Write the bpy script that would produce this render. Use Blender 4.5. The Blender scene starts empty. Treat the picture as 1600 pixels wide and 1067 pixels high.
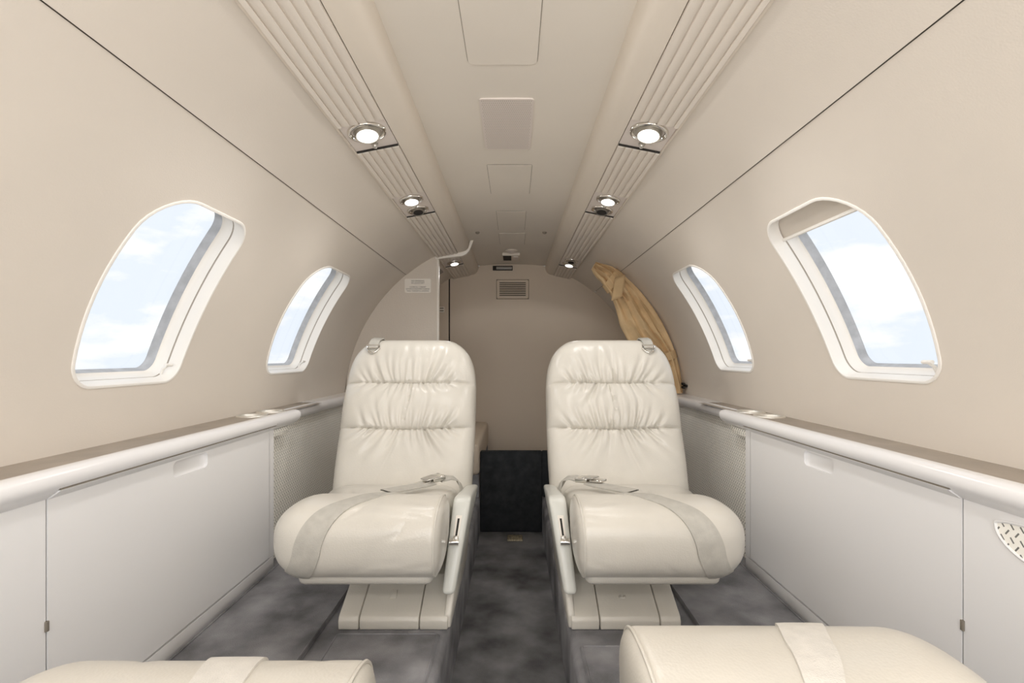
import bpy, bmesh, math, random
import numpy as np
from math import sin, cos, pi, radians, sqrt, atan2
from mathutils import Vector, Matrix
from mathutils.geometry import delaunay_2d_cdt

S = bpy.context.scene
COL = S.collection

# ------------------------------------------------------------------ camera
CX, CZ, FPX = .012, .596, 760.0
cd = bpy.data.cameras.new('camera')
cam = bpy.data.objects.new('camera', cd)
COL.objects.link(cam)
cam.location = (CX, 0, CZ)
cam.rotation_euler = (pi / 2, 0, 0)
cd.sensor_width = 36
cd.lens = FPX / 1600 * 36
cd.shift_x = -3 / 1600
cd.shift_y = 22.5 / 1600
cd.clip_start = .01
S.camera = cam

# ------------------------------------------------------------------ world, light, exposure
def lin(c):
    return tuple(((v / 255) / 12.92 if v / 255 <= .04045 else ((v / 255 + .055) / 1.055) ** 2.4) for v in c[:3]) + (1,)

W = bpy.data.worlds.new('sky')
S.world = W
W.use_nodes = True
nt = W.node_tree
nt.nodes.clear()
def N(t, **kw):
    n = nt.nodes.new(t)
    for k, v in kw.items():
        setattr(n, k, v)
    return n
wo = N('ShaderNodeOutputWorld'); bg = N('ShaderNodeBackground'); tc = N('ShaderNodeTexCoord')
mp = N('ShaderNodeMapping'); mp.inputs['Scale'].default_value = (2.6, 2.6, 6.5)
mp.inputs['Location'].default_value = (.7, .25, .1)
nz = N('ShaderNodeTexNoise'); nz.inputs['Scale'].default_value = 2.0; nz.inputs['Detail'].default_value = 7
nz.inputs['Roughness'].default_value = .52
cr = N('ShaderNodeValToRGB')
cr.color_ramp.elements[0].position = .46; cr.color_ramp.elements[0].color = (.84, .905, 1.0, 1)
cr.color_ramp.elements[1].position = .56; cr.color_ramp.elements[1].color = (1.03, 1.03, 1.03, 1)
nt.links.new(tc.outputs['Generated'], mp.inputs[0]); nt.links.new(mp.outputs[0], nz.inputs['Vector'])
nt.links.new(nz.outputs['Fac'], cr.inputs[0]); nt.links.new(cr.outputs[0], bg.inputs[0])
bg.inputs[1].default_value = 1.06
nt.links.new(bg.outputs[0], wo.inputs[0])

S.view_settings.view_transform = 'Standard'
S.view_settings.look = 'None'
S.view_settings.gamma = 1
S.view_settings.use_curve_mapping = False
S.view_settings.exposure = 0.0
S.cycles.max_bounces = 14
S.cycles.diffuse_bounces = 9
S.cycles.glossy_bounces = 5
S.cycles.transparent_max_bounces = 16

def area(name, loc, rot, sx, sy, power, col):
    l = bpy.data.lights.new(name, 'AREA'); l.shape = 'RECTANGLE'; l.size = sx; l.size_y = sy
    l.energy = power; l.color = col
    o = bpy.data.objects.new(name, l); o.location = loc; o.rotation_euler = rot
    COL.objects.link(o)
    return o
# added fill lamp standing in for daylight through the open forward end
area('forward_fill', (0, -.90, .50), (radians(90), 0, 0), 1.3, 1.1, 13.5, (1, .99, .985))
# added unseen lamp, aimed up to brighten the near headliner
area('headliner_fill', (0, -.45, .62), (radians(180 - 32), 0, 0),  .5, .4, 5.0, (1, .985, .96))
READ_W = 2.3      # watts of each small reading lamp

# ------------------------------------------------------------------ materials
MATS = {}
def mat(name, rgb, rough=.5, metal=0, var=0, vscale=8, bump=0, bscale=300, spec=.5, coat=0, emit=None, alt=None, btype='noise', vdetail=4):
    m = bpy.data.materials.new(name); m.use_nodes = True
    t = m.node_tree; b = t.nodes['Principled BSDF']
    b.inputs['Base Color'].default_value = lin(rgb)
    b.inputs['Roughness'].default_value = rough
    b.inputs['Metallic'].default_value = metal
    b.inputs['Specular IOR Level'].default_value = spec
    b.inputs['Coat Weight'].default_value = coat
    b.inputs['Coat Roughness'].default_value = .15
    tc = t.nodes.new('ShaderNodeTexCoord')
    if var:
        n = t.nodes.new('ShaderNodeTexNoise'); n.inputs['Scale'].default_value = vscale; n.inputs['Detail'].default_value = vdetail
        r = t.nodes.new('ShaderNodeValToRGB')
        r.color_ramp.elements[0].position = .32; r.color_ramp.elements[1].position = .68
        lo = alt or tuple(max(0, c * (1 - var)) for c in rgb)
        r.color_ramp.elements[0].color = lin(lo)
        r.color_ramp.elements[1].color = lin(tuple(min(255, c * (1 + var * .5)) for c in rgb))
        t.links.new(tc.outputs['Object'], n.inputs['Vector']); t.links.new(n.outputs['Fac'], r.inputs[0])
        t.links.new(r.outputs[0], b.inputs['Base Color'])
    if bump:
        bp = t.nodes.new('ShaderNodeBump'); bp.inputs['Strength'].default_value = bump; bp.inputs['Distance'].default_value = .002
        if btype == 'voronoi':
            n2 = t.nodes.new('ShaderNodeTexVoronoi'); n2.inputs['Scale'].default_value = bscale; out = n2.outputs['Distance']
        else:
            n2 = t.nodes.new('ShaderNodeTexNoise'); n2.inputs['Scale'].default_value = bscale; n2.inputs['Detail'].default_value = 3; out = n2.outputs['Fac']
        t.links.new(tc.outputs['Object'], n2.inputs['Vector']); t.links.new(out, bp.inputs['Height'])
        t.links.new(bp.outputs[0], b.inputs['Normal'])
    if emit:
        b.inputs['Emission Color'].default_value = lin(emit[0]); b.inputs['Emission Strength'].default_value = emit[1]
    MATS[name] = m
    return m

WALL = mat('beige_vinyl', (221, 213, 203), .62, var=.015, vscale=3, bump=.10, bscale=420)
CEILM = mat('beige_headliner', (225, 218, 208), .68, var=.015, vscale=3, bump=.08, bscale=500)
VAL = mat('beige_valance', (221, 212, 200), .5, var=.012, vscale=3)
RIB = mat('ribbed_plastic', (222, 214, 204), .42)
PLATE = mat('service_plate', (221, 212, 206), .4)
BULK = mat('bulkhead_vinyl', (205, 191, 174), .6, var=.02, vscale=2, bump=.1, bscale=400)
PART = mat('partition_vinyl', (212, 202, 190), .5, var=.02, vscale=3, bump=.35, bscale=160)
WHITE = mat('white_paint', (240, 240, 241), .32)
WHITE2 = mat('white_rail', (240, 240, 242), .25, coat=.2)
WIN = mat('window_white', (240, 237, 232), .4)
GASK = mat('grey_gasket', (182, 184, 188), .55, var=.08, vscale=40)
DARK = mat('dark_gap', (38, 34, 30), .8)
TRACK = mat('track_shadow', (176, 168, 158), .7)
GREYGAP = mat('grey_gap', (128, 121, 110), .8)
TAUPE = mat('taupe_ledge', (163, 153, 142), .5, var=.06, vscale=14, bump=.15, bscale=300)
LEATH = mat('ivory_leather', (214, 210, 201), .29, var=.03, vscale=7, bump=.10, bscale=330, btype='voronoi', spec=.5)
LEATHA = mat('ivory_leather_arm', (213, 214, 208), .3, var=.02, vscale=7, bump=.06, bscale=330, btype='voronoi')
SEAM = mat('leather_seam', (150, 143, 130), .6)
BELT = mat('grey_webbing', (190, 187, 179), .6, var=.04, vscale=60, bump=.4, bscale=600)
BELTW = mat('white_webbing', (222, 219, 213), .6, var=.03, vscale=60, bump=.4, bscale=600)
CHROME = mat('chrome', (225, 222, 216), .14, metal=1)
SATIN = mat('satin_metal', (200, 197, 192), .3, metal=1)
RINGM = mat('brushed_ring', (232, 229, 222), .42, metal=.8)
BRASSY = mat('worn_plate', (190, 178, 150), .45, metal=.3, var=.3, vscale=120)
CARPET = mat('grey_carpet', (150, 150, 154), .95, var=.26, vscale=9, bump=.9, bscale=650, spec=.1, vdetail=7)
CARPET2 = mat('grey_carpet_aisle', (128, 128, 130), .95, var=.34, vscale=7, bump=.9, bscale=650, spec=.1, vdetail=6)
CARPETD = mat('black_carpet', (50, 52, 54), .95, var=.15, vscale=30, bump=.6, bscale=500, spec=.1)
CURT = mat('tan_suede', (214, 186, 145), .8, var=.06, vscale=18, bump=.2, bscale=400, spec=.2)
CURT2 = mat('tan_suede_tie', (205, 177, 137), .8, var=.05, vscale=18, bump=.2, bscale=400, spec=.2)
LENS = mat('lit_lens', (255, 252, 245), .4, emit=((255, 250, 240), 3.0))
INK = mat('placard_ink', (70, 66, 62), .7)
PLAC = mat('placard_white', (232, 226, 217), .5)
GREYW = mat('lens_grey', (150, 146, 140), .3)
APRON = mat('pale_apron', (214, 211, 204), .9, var=.05, vscale=.3)

def glass():
    m = bpy.data.materials.new('window_glass'); m.use_nodes = True
    t = m.node_tree; t.nodes.clear()
    o = t.nodes.new('ShaderNodeOutputMaterial'); mx = t.nodes.new('ShaderNodeMixShader')
    tr = t.nodes.new('ShaderNodeBsdfTransparent'); tr.inputs[0].default_value = (.985, .99, .99, 1)
    gl = t.nodes.new('ShaderNodeBsdfGlossy'); gl.inputs['Roughness'].default_value = .02
    lw = t.nodes.new('ShaderNodeLayerWeight'); lw.inputs['Blend'].default_value = .5
    pw = t.nodes.new('ShaderNodeMath'); pw.operation = 'POWER'; pw.inputs[1].default_value = 5
    t.links.new(lw.outputs['Facing'], pw.inputs[0])
    ma = t.nodes.new('ShaderNodeMath'); ma.operation = 'MULTIPLY_ADD'; ma.inputs[1].default_value = .5; ma.inputs[2].default_value = .03
    t.links.new(pw.outputs[0], ma.inputs[0])
    t.links.new(ma.outputs[0], mx.inputs[0]); t.links.new(tr.outputs[0], mx.inputs[1]); t.links.new(gl.outputs[0], mx.inputs[2])
    t.links.new(mx.outputs[0], o.inputs[0])
    return m
GLASS = glass()

def dash_fabric():
    """pale cloth woven with small slanted dashes, laid out in metres on the panel's own Y-Z plane"""
    m = bpy.data.materials.new('dashed_cloth'); m.use_nodes = True
    t = m.node_tree; b = t.nodes['Principled BSDF']; L = t.links.new
    b.inputs['Roughness'].default_value = .85; b.inputs['Specular IOR Level'].default_value = .2
    tc = t.nodes.new('ShaderNodeTexCoord'); sp = t.nodes.new('ShaderNodeSeparateXYZ')
    L(tc.outputs['Object'], sp.inputs[0])
    def M(op, a, bb=None, c=None):
        n = t.nodes.new('ShaderNodeMath'); n.operation = op
        for i, v in enumerate((a, bb, c)):
            if v is None: continue
            if isinstance(v, (int, float)): n.inputs[i].default_value = v
            else: L(v, n.inputs[i])
        return n.outputs[0]
    zz = M('DIVIDE', sp.outputs[2], .0088); iz = M('FLOOR', zz); odd = M('MODULO', M('ABSOLUTE', iz), 2)
    yy = M('ADD', M('DIVIDE', sp.outputs[1], .0125), M('MULTIPLY', odd, .5))
    ly = M('MULTIPLY', M('SUBTRACT', M('SUBTRACT', yy, M('FLOOR', yy)), .5), .0125)
    lz = M('MULTIPLY', M('SUBTRACT', M('SUBTRACT', zz, iz), .5), .0088)
    par = M('SUBTRACT', M('MULTIPLY', odd, 2), 1)
    p = M('ADD', M('MULTIPLY', M('MULTIPLY', ly, par), .82), M('MULTIPLY', lz, .57))
    q = M('SUBTRACT', M('MULTIPLY', M('MULTIPLY', ly, par), .57), M('MULTIPLY', lz, .82))
    d = M('MULTIPLY', M('LESS_THAN', M('ABSOLUTE', p), .00105), M('LESS_THAN', M('ABSOLUTE', q), .0040))
    mx = t.nodes.new('ShaderNodeMix'); mx.data_type = 'RGBA'
    mx.inputs[6].default_value = lin((250, 248, 241)); mx.inputs[7].default_value = lin((122, 122, 118))
    L(d, mx.inputs[0]); L(mx.outputs[2], b.inputs['Base Color'])
    bp = t.nodes.new('ShaderNodeBump'); bp.inputs['Strength'].default_value = .5; bp.inputs['Distance'].default_value = .001
    bp.invert = True
    L(d, bp.inputs['Height']); L(bp.outputs[0], b.inputs['Normal'])
    return m
FABRIC = dash_fabric()

# ------------------------------------------------------------------ mesh helpers
WR = {}
def mesh_obj(name, V, F, m, parent=None, sharp=40, recalc=True, smooth=True, normals=None):
    me = bpy.data.meshes.new(name)
    me.from_pydata([tuple(map(float, v)) for v in V], [], [tuple(map(int, f)) for f in F])
    if recalc:
        bm = bmesh.new(); bm.from_mesh(me)
        bmesh.ops.recalc_face_normals(bm, faces=bm.faces)
        bm.to_mesh(me); bm.free()
    return fin(name, me, m, parent, sharp, smooth, normals)

def fin(name, me, m, parent=None, sharp=40, smooth=True, normals=None):
    if smooth:
        for p in me.polygons: p.use_smooth = True
        bm = bmesh.new(); bm.from_mesh(me)
        a = radians(sharp)
        for e in bm.edges:
            if len(e.link_faces) == 2: e.smooth = e.calc_face_angle(0) < a
        bm.to_mesh(me); bm.free()
    if normals is not None:
        me.normals_split_custom_set_from_vertices([tuple(map(float, n)) for n in normals])
    me.materials.append(m)
    o = bpy.data.objects.new(name, me); COL.objects.link(o)
    if parent is not None:
        o.parent = parent
        if parent.name in WR: o.matrix_parent_inverse = WR[parent.name]
    return o

def root(name, loc, label, cat, group=None, world=True, rz=0):
    o = bpy.data.objects.new(name, None); COL.objects.link(o)
    o.empty_display_size = .05
    o.location = loc; o.rotation_euler = (0, 0, rz)
    tag(o, label, cat, group)
    if world: WR[o.name] = Matrix.Translation(Vector(loc)).inverted()
    return o

def tag(o, label, cat, group=None):
    o['label'] = label; o['category'] = cat
    if group: o['group'] = group
    return o
def struct(o):
    o['kind'] = 'structure'; return o

class MB:
    """collects the pieces of ONE part"""
    def __init__(s): s.V = []; s.F = []
    def add(s, V, F):
        b = len(s.V); s.V += [tuple(v) for v in V]; s.F += [tuple(i + b for i in f) for f in F]; return s
    def box(s, x0, x1, y0, y1, z0, z1, bev=0, seg=2):
        bm = bmesh.new()
        bmesh.ops.create_cube(bm, size=1)
        for v in bm.verts:
            v.co = Vector((x0 + (v.co.x + .5) * (x1 - x0), y0 + (v.co.y + .5) * (y1 - y0), z0 + (v.co.z + .5) * (z1 - z0)))
        if bev: bmesh.ops.bevel(bm, geom=list(bm.edges), offset=bev, segments=seg, profile=.5, affect='EDGES')
        return s.frombm(bm)
    def frombm(s, bm):
        bm.verts.index_update()
        s.add([v.co[:] for v in bm.verts], [[v.index for v in f.verts] for f in bm.faces]); bm.free(); return s
    def prism(s, poly, f, t0, t1, bev=0, seg=2):
        """poly of (a,b), f(a,b,t)->xyz"""
        bm = bmesh.new()
        A = [bm.verts.new(f(a, b, t0)) for a, b in poly]; B = [bm.verts.new(f(a, b, t1)) for a, b in poly]
        n = len(poly)
        bm.faces.new(A[::-1]); bm.faces.new(B)
        for i in range(n): bm.faces.new((A[i], A[(i + 1) % n], B[(i + 1) % n], B[i]))
        bmesh.ops.recalc_face_normals(bm, faces=bm.faces)
        if bev: bmesh.ops.bevel(bm, geom=list(bm.edges), offset=bev, segments=seg, profile=.5, affect='EDGES')
        return s.frombm(bm)
    def lathe(s, prof, origin, X, Y, Z, n=28, close=False):
        """prof of (r,h): h along Z"""
        origin, X, Y, Z = map(Vector, (origin, X, Y, Z))
        V = []; F = []
        k = len(prof)
        for i in range(n):
            a = 2 * pi * i / n
            for r, h in prof: V.append(origin + X * (r * cos(a)) + Y * (r * sin(a)) + Z * h)
        for i in range(n):
            j = (i + 1) % n
            for q in range(k - 1): F.append((i * k + q, j * k + q, j * k + q + 1, i * k + q + 1))
        return s.add(V, F)
    def tube(s, pts, r, n=8, cap=True, up=(0, 0, 1)):
        pts = [Vector(p) for p in pts]; V = []; F = []
        up = Vector(up)
        for i, p in enumerate(pts):
            t = (pts[min(i + 1, len(pts) - 1)] - pts[max(i - 1, 0)]).normalized()
            a = t.cross(up)
            if a.length < 1e-3: a = t.cross(Vector((1, 0, 0)))
            a.normalize(); b = a.cross(t)
            rr = r[i] if isinstance(r, (list, tuple)) else r
            for k in range(n):
                g = 2 * pi * k / n; V.append(p + a * (rr * cos(g)) + b * (rr * sin(g)))
        for i in range(len(pts) - 1):
            for k in range(n):
                F.append((i * n + k, i * n + (k + 1) % n, (i + 1) * n + (k + 1) % n, (i + 1) * n + k))
        if cap: F.append(tuple(range(n))); F.append(tuple(range((len(pts) - 1) * n, len(pts) * n)))
        return s.add(V, F)
    def build(s, name, m, parent=None, sharp=40, smooth=True):
        return mesh_obj(name, s.V, s.F, m, parent, sharp, True, smooth)

def gridmesh(P, cu=False, cv=False):
    """P array (nu,nv,3) -> V,F"""
    nu, nv = P.shape[:2]
    V = P.reshape(-1, 3)
    F = []
    for i in range(nu if cu else nu - 1):
        for j in range(nv if cv else nv - 1):
            i2, j2 = (i + 1) % nu, (j + 1) % nv
            F.append((i * nv + j, i2 * nv + j, i2 * nv + j2, i * nv + j2))
    return V, F

def extrude_y(prof, y0, y1, close=False, caps=True, ny=1):
    """(x,z) profile drawn out along Y"""
    n = len(prof); V = []; F = []
    for k in range(ny + 1):
        y = y0 + (y1 - y0) * k / ny
        V += [(x, y, z) for x, z in prof]
    for k in range(ny):
        for i in range(n if close else n - 1):
            j = (i + 1) % n
            F.append((k * n + i, k * n + j, (k + 1) * n + j, (k + 1) * n + i))
    if close and caps: F.append(tuple(range(n))); F.append(tuple(range(ny * n, ny * n + n)))
    return V, F

def rrect(a0, a1, b0, b1, r, n=8):
    """rounded rectangle loop; r one radius or four (a1b1, a0b1, a0b0, a1b0)"""
    rs = r if isinstance(r, (list, tuple)) else (r,) * 4
    out = []
    for q, (ca, cb, g0) in enumerate(((a1, b1, 0), (a0, b1, 90), (a0, b0, 180), (a1, b0, 270))):
        rr = max(rs[q], 1e-5)
        x = ca - rr if q in (0, 3) else ca + rr
        y = cb - rr if q in (0, 1) else cb + rr
        for k in range(n + 1):
            g = radians(g0 + 90 * k / n); out.append((x + rr * cos(g), y + rr * sin(g)))
    return out

def inpoly(p, loop):
    x, y = p; c = False; n = len(loop)
    for i in range(n):
        x1, y1 = loop[i]; x2, y2 = loop[(i + 1) % n]
        if (y1 > y) != (y2 > y) and x < (x2 - x1) * (y - y1) / (y2 - y1) + x1: c = not c
    return c

def sheet(a0, a1, b0, b1, holes, da, db):
    """triangulated rectangle with holes, inner grid points spaced da x db"""
    pts = []; edges = []
    na = max(1, round((a1 - a0) / da)); nb = max(1, round((b1 - b0) / db))
    for i in range(na + 1):
        for j in range(nb + 1):
            p = (a0 + (a1 - a0) * i / na, b0 + (b1 - b0) * j / nb)
            if any(inpoly(p, h) for h in holes): continue
            if 0 < i < na and 0 < j < nb and any(min((p[0] - q[0]) ** 2 + (p[1] - q[1]) ** 2 for q in h) < (.35 * min(da, db)) ** 2 for h in holes): continue
            pts.append(p)
    for h in holes:
        b = len(pts); pts += h; n = len(h)
        edges += [(b + i, b + (i + 1) % n) for i in range(n)]
    r = delaunay_2d_cdt([Vector(p) for p in pts], edges, [], 0, 1e-6)
    V = [tuple(v) for v in r[0]]
    F = [f for f in r[2] if not any(inpoly((sum(V[i][0] for i in f) / len(f), sum(V[i][1] for i in f) / len(f)), h) for h in holes)]
    return V, F

def at(px, py, Y):
    return Vector((CX + (px - 803) / FPX * Y, Y, CZ - (py - 556) / FPX * Y))

# ------------------------------------------------------------------ the shell of the cabin
R = .745                       # cabin radius
ZC = CZ - .214                 # height of the cabin's axis above the seat platform
YF, YP, YB = -.95, 2.18, 2.77  # forward end, partition, rear bulkhead
def cyl(side, th, y, r=R):
    return (side * r * sin(th), y, ZC + r * cos(th))
SEAMT = radians(39.2)

WINDOWS = {  # side, y0, y1, theta0, theta1
    1: (-1, .800, 1.072, 48.9, 77.5),
    2: (-1, 1.432, 1.738, 48.9, 77.5),
    3: (1, .798, 1.080, 48.4, 76.8),
    4: (1, 1.428, 1.712, 48.6, 77.0),
}
def wloop(w, inset):
    side, y0, y1, t0, t1 = WINDOWS[w]
    a0, a1 = R * radians(t0), R * radians(t1)
    rn, rf = .085, .036
    f = lambda r: max(.006, r - inset)
    lp = rrect(a0 + inset, a1 - inset, y0 + inset, y1 - inset, (f(rf), f(.050), f(rn), f(.04)), 9)
    # subdivide the long sides and let them bow outwards
    out = []
    for i, (a, y) in enumerate(lp):
        a2, y2 = lp[(i + 1) % len(lp)]
        m = max(1, int(sqrt((a2 - a) ** 2 + (y2 - y) ** 2) / .02))
        m = 10 if sqrt((a2 - a) ** 2 + (y2 - y) ** 2) > .09 else 1
        out += [(a + (a2 - a) * k / m, y + (y2 - y) * k / m) for k in range(m)]
    am, ha, ym = (a0 + a1) / 2, (a1 - a0) / 2, (y0 + y1) / 2
    return [(a, ym + (y - ym) * (1.01 - .10 * ((a - am) / ha) ** 2)) for a, y in out]

def cylsheet(name, side, r, th0, th1, y0, y1, holes, m, parent=None):
    V, F = sheet(R * th0, R * th1, y0, y1, holes, .03, .12)
    P = [cyl(side, a / R, y, r) for a, y in V]
    nr = [(-side * sin(a / R), 0, -cos(a / R)) for a, y in V]
    # faces look into the cabin
    f0 = F[0]; a, b, c = (Vector(P[i]) for i in f0[:3])
    if (b - a).cross(c - a).dot(Vector(nr[f0[0]])) < 0: F = [f[::-1] for f in F]
    return mesh_obj(name, P, F, m, parent, recalc=False, normals=nr)

T1 = radians(88.5)
for side, nm, ws in ((-1, 'wall_left', (1, 2)), (1, 'wall_right', (3, 4))):
    w = struct(cylsheet(nm, side, R, SEAMT + .0016, T1, YF, YB, [wloop(i, -.003) for i in ws], WALL))
    # the upper panel between the seam and the valance stands a little proud of the lower one
    up = [(side * (R - .003) * sin(t), ZC + (R - .003) * cos(t)) for t in np.linspace(radians(24), SEAMT - .0016, 10)]
    up.append((side * (R + .012) * sin(SEAMT - .0016), ZC + (R + .012) * cos(SEAMT - .0016)))
    V, F = extrude_y(up, YF, YB)
    mesh_obj('upper_panel', V, F, WALL, w, sharp=50)
    V, F = extrude_y([(side * (R + .008) * sin(t), ZC + (R + .008) * cos(t)) for t in (SEAMT - .02, SEAMT, SEAMT + .02)], YF, YB)
    mesh_obj('seam_backing', V, F, GREYGAP, w)
    # cloth-covered lower wall behind the cabinet
    fp = [(side * .703, .397), (side * .700, .38), (side * .697, .30), (side * .695, .15), (side * .695, -.02), (side * .72, -.02), (side * .73, .397)]
    V, F = extrude_y(fp, 1.30, YP - .002, close=True)
    mesh_obj('fabric_panel', V, F, FABRIC, w)
    # lower wall continuing aft of the partition
    V, F = extrude_y([(side * .7445, .44), (side * .742, .2), (side * .742, -.16)], YP, YB)
    mesh_obj('lower_panel', V, F, WALL, w)
    # outer skin of the fuselage, cut for the same windows
    k = struct(cylsheet('wall_outer', side, R + .066, 0, radians(150), YF, YB + .05, [wloop(i, .011) for i in ws], WHITE))

# window reveals
def ring_strip(w, rings, n_close=True):
    side = WINDOWS[w][0]
    loops = []
    for inset, d in rings:
        loops.append([cyl(side, a / R, y, R + d) for a, y in wloop(w, inset)])
    P = np.array(loops)
    return gridmesh(P, False, True)

for w, (side, y0, y1, t0, t1) in WINDOWS.items():
    V, F = ring_strip(w, [(-.006, .001), (-.005, -.0018), (-.0025, -.0028), (.0, -.0022), (.0015, .002), (.0025, .012), (.0035, .0225)])
    fr = struct(mesh_obj('window_%d' % w, V, F, WIN, recalc=False))
    V, F = ring_strip(w, [(.0035, .0225), (.0020, .0228), (.0020, .0258), (.0032, .0262)])
    mesh_obj('shade_track', V, F, TRACK, fr, recalc=False)
    V, F = ring_strip(w, [(.0032, .0262), (.0045, .034), (.006, .044), (.0095, .0475), (.0105, .048)])
    mesh_obj('inner_frame', V, F, WIN, fr, recalc=False)
    V, F = ring_strip(w, [(.0105, .048), (.0095, .051), (.011, .056), (.0105, .058), (.0125, .064), (.0125, .067)])
    mesh_obj('gasket', V, F, GASK, fr, recalc=False)
    lp = wloop(w, .0118)
    a0, a1 = R * radians(t0) + .0118, R * radians(t1) - .0118
    # curved pane: rows across the opening at equal angle
    rows = []
    for a in np.linspace(a0 + 1e-4, a1 - 1e-4, 26):
        ys = []
        n = len(lp)
        for i in range(n):
            (p, q), (p2, q2) = lp[i], lp[(i + 1) % n]
            if (p - a) * (p2 - a) <= 0 and abs(p2 - p) > 1e-9: ys.append(q + (q2 - q) * (a - p) / (p2 - p))
        rows.append((a, min(ys), max(ys)))
    P = np.array([[cyl(side, a / R, l + (h - l) * k / 3, R + .0635) for k in range(4)] for a, l, h in rows])
    V, F = gridmesh(P)
    mesh_obj('pane', V, F, GLASS, fr, recalc=False)
    # shade pull: a peg with a small crossbar, at the far lower corner on the left, near corner on the right
    th = radians(t1 - 1.6)
    yy = y1 - .034 if side < 0 else y0 + .038
    b = MB()
    nrm = Vector((side * sin(th), 0, cos(th))); tan = Vector((side * cos(th), 0, -sin(th)))
    c = Vector(cyl(side, th, yy, R + .018))
    b.tube([c + tan * .010, c + nrm * -.003 - tan * .002, c - nrm * .012 - tan * .012], .0032, 8)
    b.tube([c - nrm * .012 - tan * .012 - Vector((0, .010, 0)), c - nrm * .012 - tan * .012 + Vector((0, .010, 0))], .0036, 8)
    b.build('shade_handle', WIN, fr)
    if w == 3:   # this blind is drawn down a little
        ths = np.linspace(radians(t0 - .3), radians(52.3), 6)
        loopy = (y0 + .012, y1 - .006)
        P = np.array([[cyl(side, t, y, R + .0245) for y in np.linspace(y0 + (.03 if t < radians(50) else .008), y1 - .004, 6)] for t in ths])
        V, F = gridmesh(P)
        sh = mesh_obj('window_shade', V, F, WALL, fr, recalc=False)
        b = MB()
        t = ths[-1]
        b.tube([cyl(side, t, y, R + .0225) for y in np.linspace(y0 + .009, y1 - .004, 5)], .0042, 8)
        b.build('pull_bar', WIN, sh)

# ground outside
V = [(-60, -60, -1.7), (60, -60, -1.7), (60, 60, -1.7), (-60, 60, -1.7)]
struct(mesh_obj('ground', V, [(0, 1, 2, 3)], APRON, smooth=False))

# rear bulkhead (with a narrow panel to the left of the dark joint)
def bulk(x0, x1, name, parent=None, m=BULK, y=YB, r=R + .004):
    xs = np.linspace(x0, x1, 60)
    top = [(x, ZC + sqrt(max(0, r * r - x * x))) for x in xs]
    poly = [(x0, -.16)] + top + [(x1, -.16)]
    b = MB(); b.prism(poly, lambda a, c, t: (a, t, c), y, y + .02)
    return b.build(name, m, parent, smooth=False)
xj = CX + (702 - 803) / FPX * YB
wb = struct(bulk(xj + .004, R - .001, 'wall_back'))
bulk(-R + .001, xj - .004, 'side_panel', wb)
b = MB(); b.box(xj - .01, xj + .01, YB + .015, YB + .03, -.1, ZC + .68); b.build('joint_backing', DARK, wb)

# ceiling
ZT = CZ + .522
cp = [(x, ZT - .011 * (x / .2) ** 2) for x in np.linspace(-.23, .23, 25)]
V, F = extrude_y(cp, YF, YB)
ceil = struct(mesh_obj('ceiling', V, F, CEILM))
def ceil_panel(name, xc, wd, y0, y1, rad, m=CEILM, parent=ceil, proud=.0016):
    z = ZT - .011 * ((wd / 2) / .2) ** 2 - .0002
    b = MB(); lp = rrect(xc - wd / 2 - .0011, xc + wd / 2 + .0011, y0 - .0011, y1 + .0011, rad + .0011, 6)
    b.prism(lp, lambda a, c, t: (a, c, t), z + .004, z - .0004)
    g = b.build('panel_gap', GREYGAP, parent, smooth=False)
    b = MB(); lp = rrect(xc - wd / 2, xc + wd / 2, y0, y1, rad, 6)
    b.prism(lp, lambda a, c, t: (a, c, t), z + .004, z - proud)
    return b.build(name, m, parent, sharp=30)
ceil_panel('access_panel', -.008, .122, .45, .868, .012)
ceil_panel('access_panel', 0, .122, 1.326, 1.562, .002, proud=.0010)
ceil_panel('access_panel', .002, .107, 1.75, 2.01, .002, proud=.0010)
ceil_panel('access_panel', .004, .112, 2.065, 2.275, .002)
for sx in (-1, 1):
    b = MB(); p = at(798.5 + sx * 52.5, 364, 2.03)
    b.lathe([(.0, -.004), (.006, -.003), (.009, .0), (.009, .006)], (p.x, 2.03, ZT - .009), (1, 0, 0), (0, 1, 0), (0, 0, 1), 12)
    b.build('screw', GREYGAP, ceil)

# ------------------------------------------------------------------ valances along the ceiling
SI, SO = (.238, CZ + .458), (.329, CZ + .440)      # inner and outer edge of the ribbed strip seat
def valance(side, n):
    pr = [(.192, CZ + .530), (.190, CZ + .514), (.190, CZ + .502), (.193, CZ + .488), (.199, CZ + .476), (.209, CZ + .467), (.222, CZ + .462),
          (SI[0] - .001, SI[1] + .0005), (SI[0], SI[1] + .010), (SO[0], SO[1] + .010), (SO[0] + .001, SO[1] - .0005), (SO[0] + .006, SO[1] + .001), (SO[0] + .008, SO[1] + .016)]
    V, F = extrude_y([(side * x, z) for x, z in pr], YF, YB)
    o = struct(mesh_obj('trim_%d' % n, V, F, VAL, sharp=35))
    return o
tr_l = valance(-1, 1); tr_r = valance(1, 2)

def sp(side, f, d=0):
    """point across the strip seat: f 0..1 from inner to outer edge, d below it"""
    x = SI[0] + (SO[0] - SI[0]) * f; z = SI[1] + (SO[1] - SI[1]) * f
    l = sqrt((SO[0] - SI[0]) ** 2 + (SO[1] - SI[1]) ** 2)
    nx, nz = -(SI[1] - SO[1]) / l, -(SO[0] - SI[0]) / l
    return (side * (x + nx * d), z + nz * d)

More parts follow.
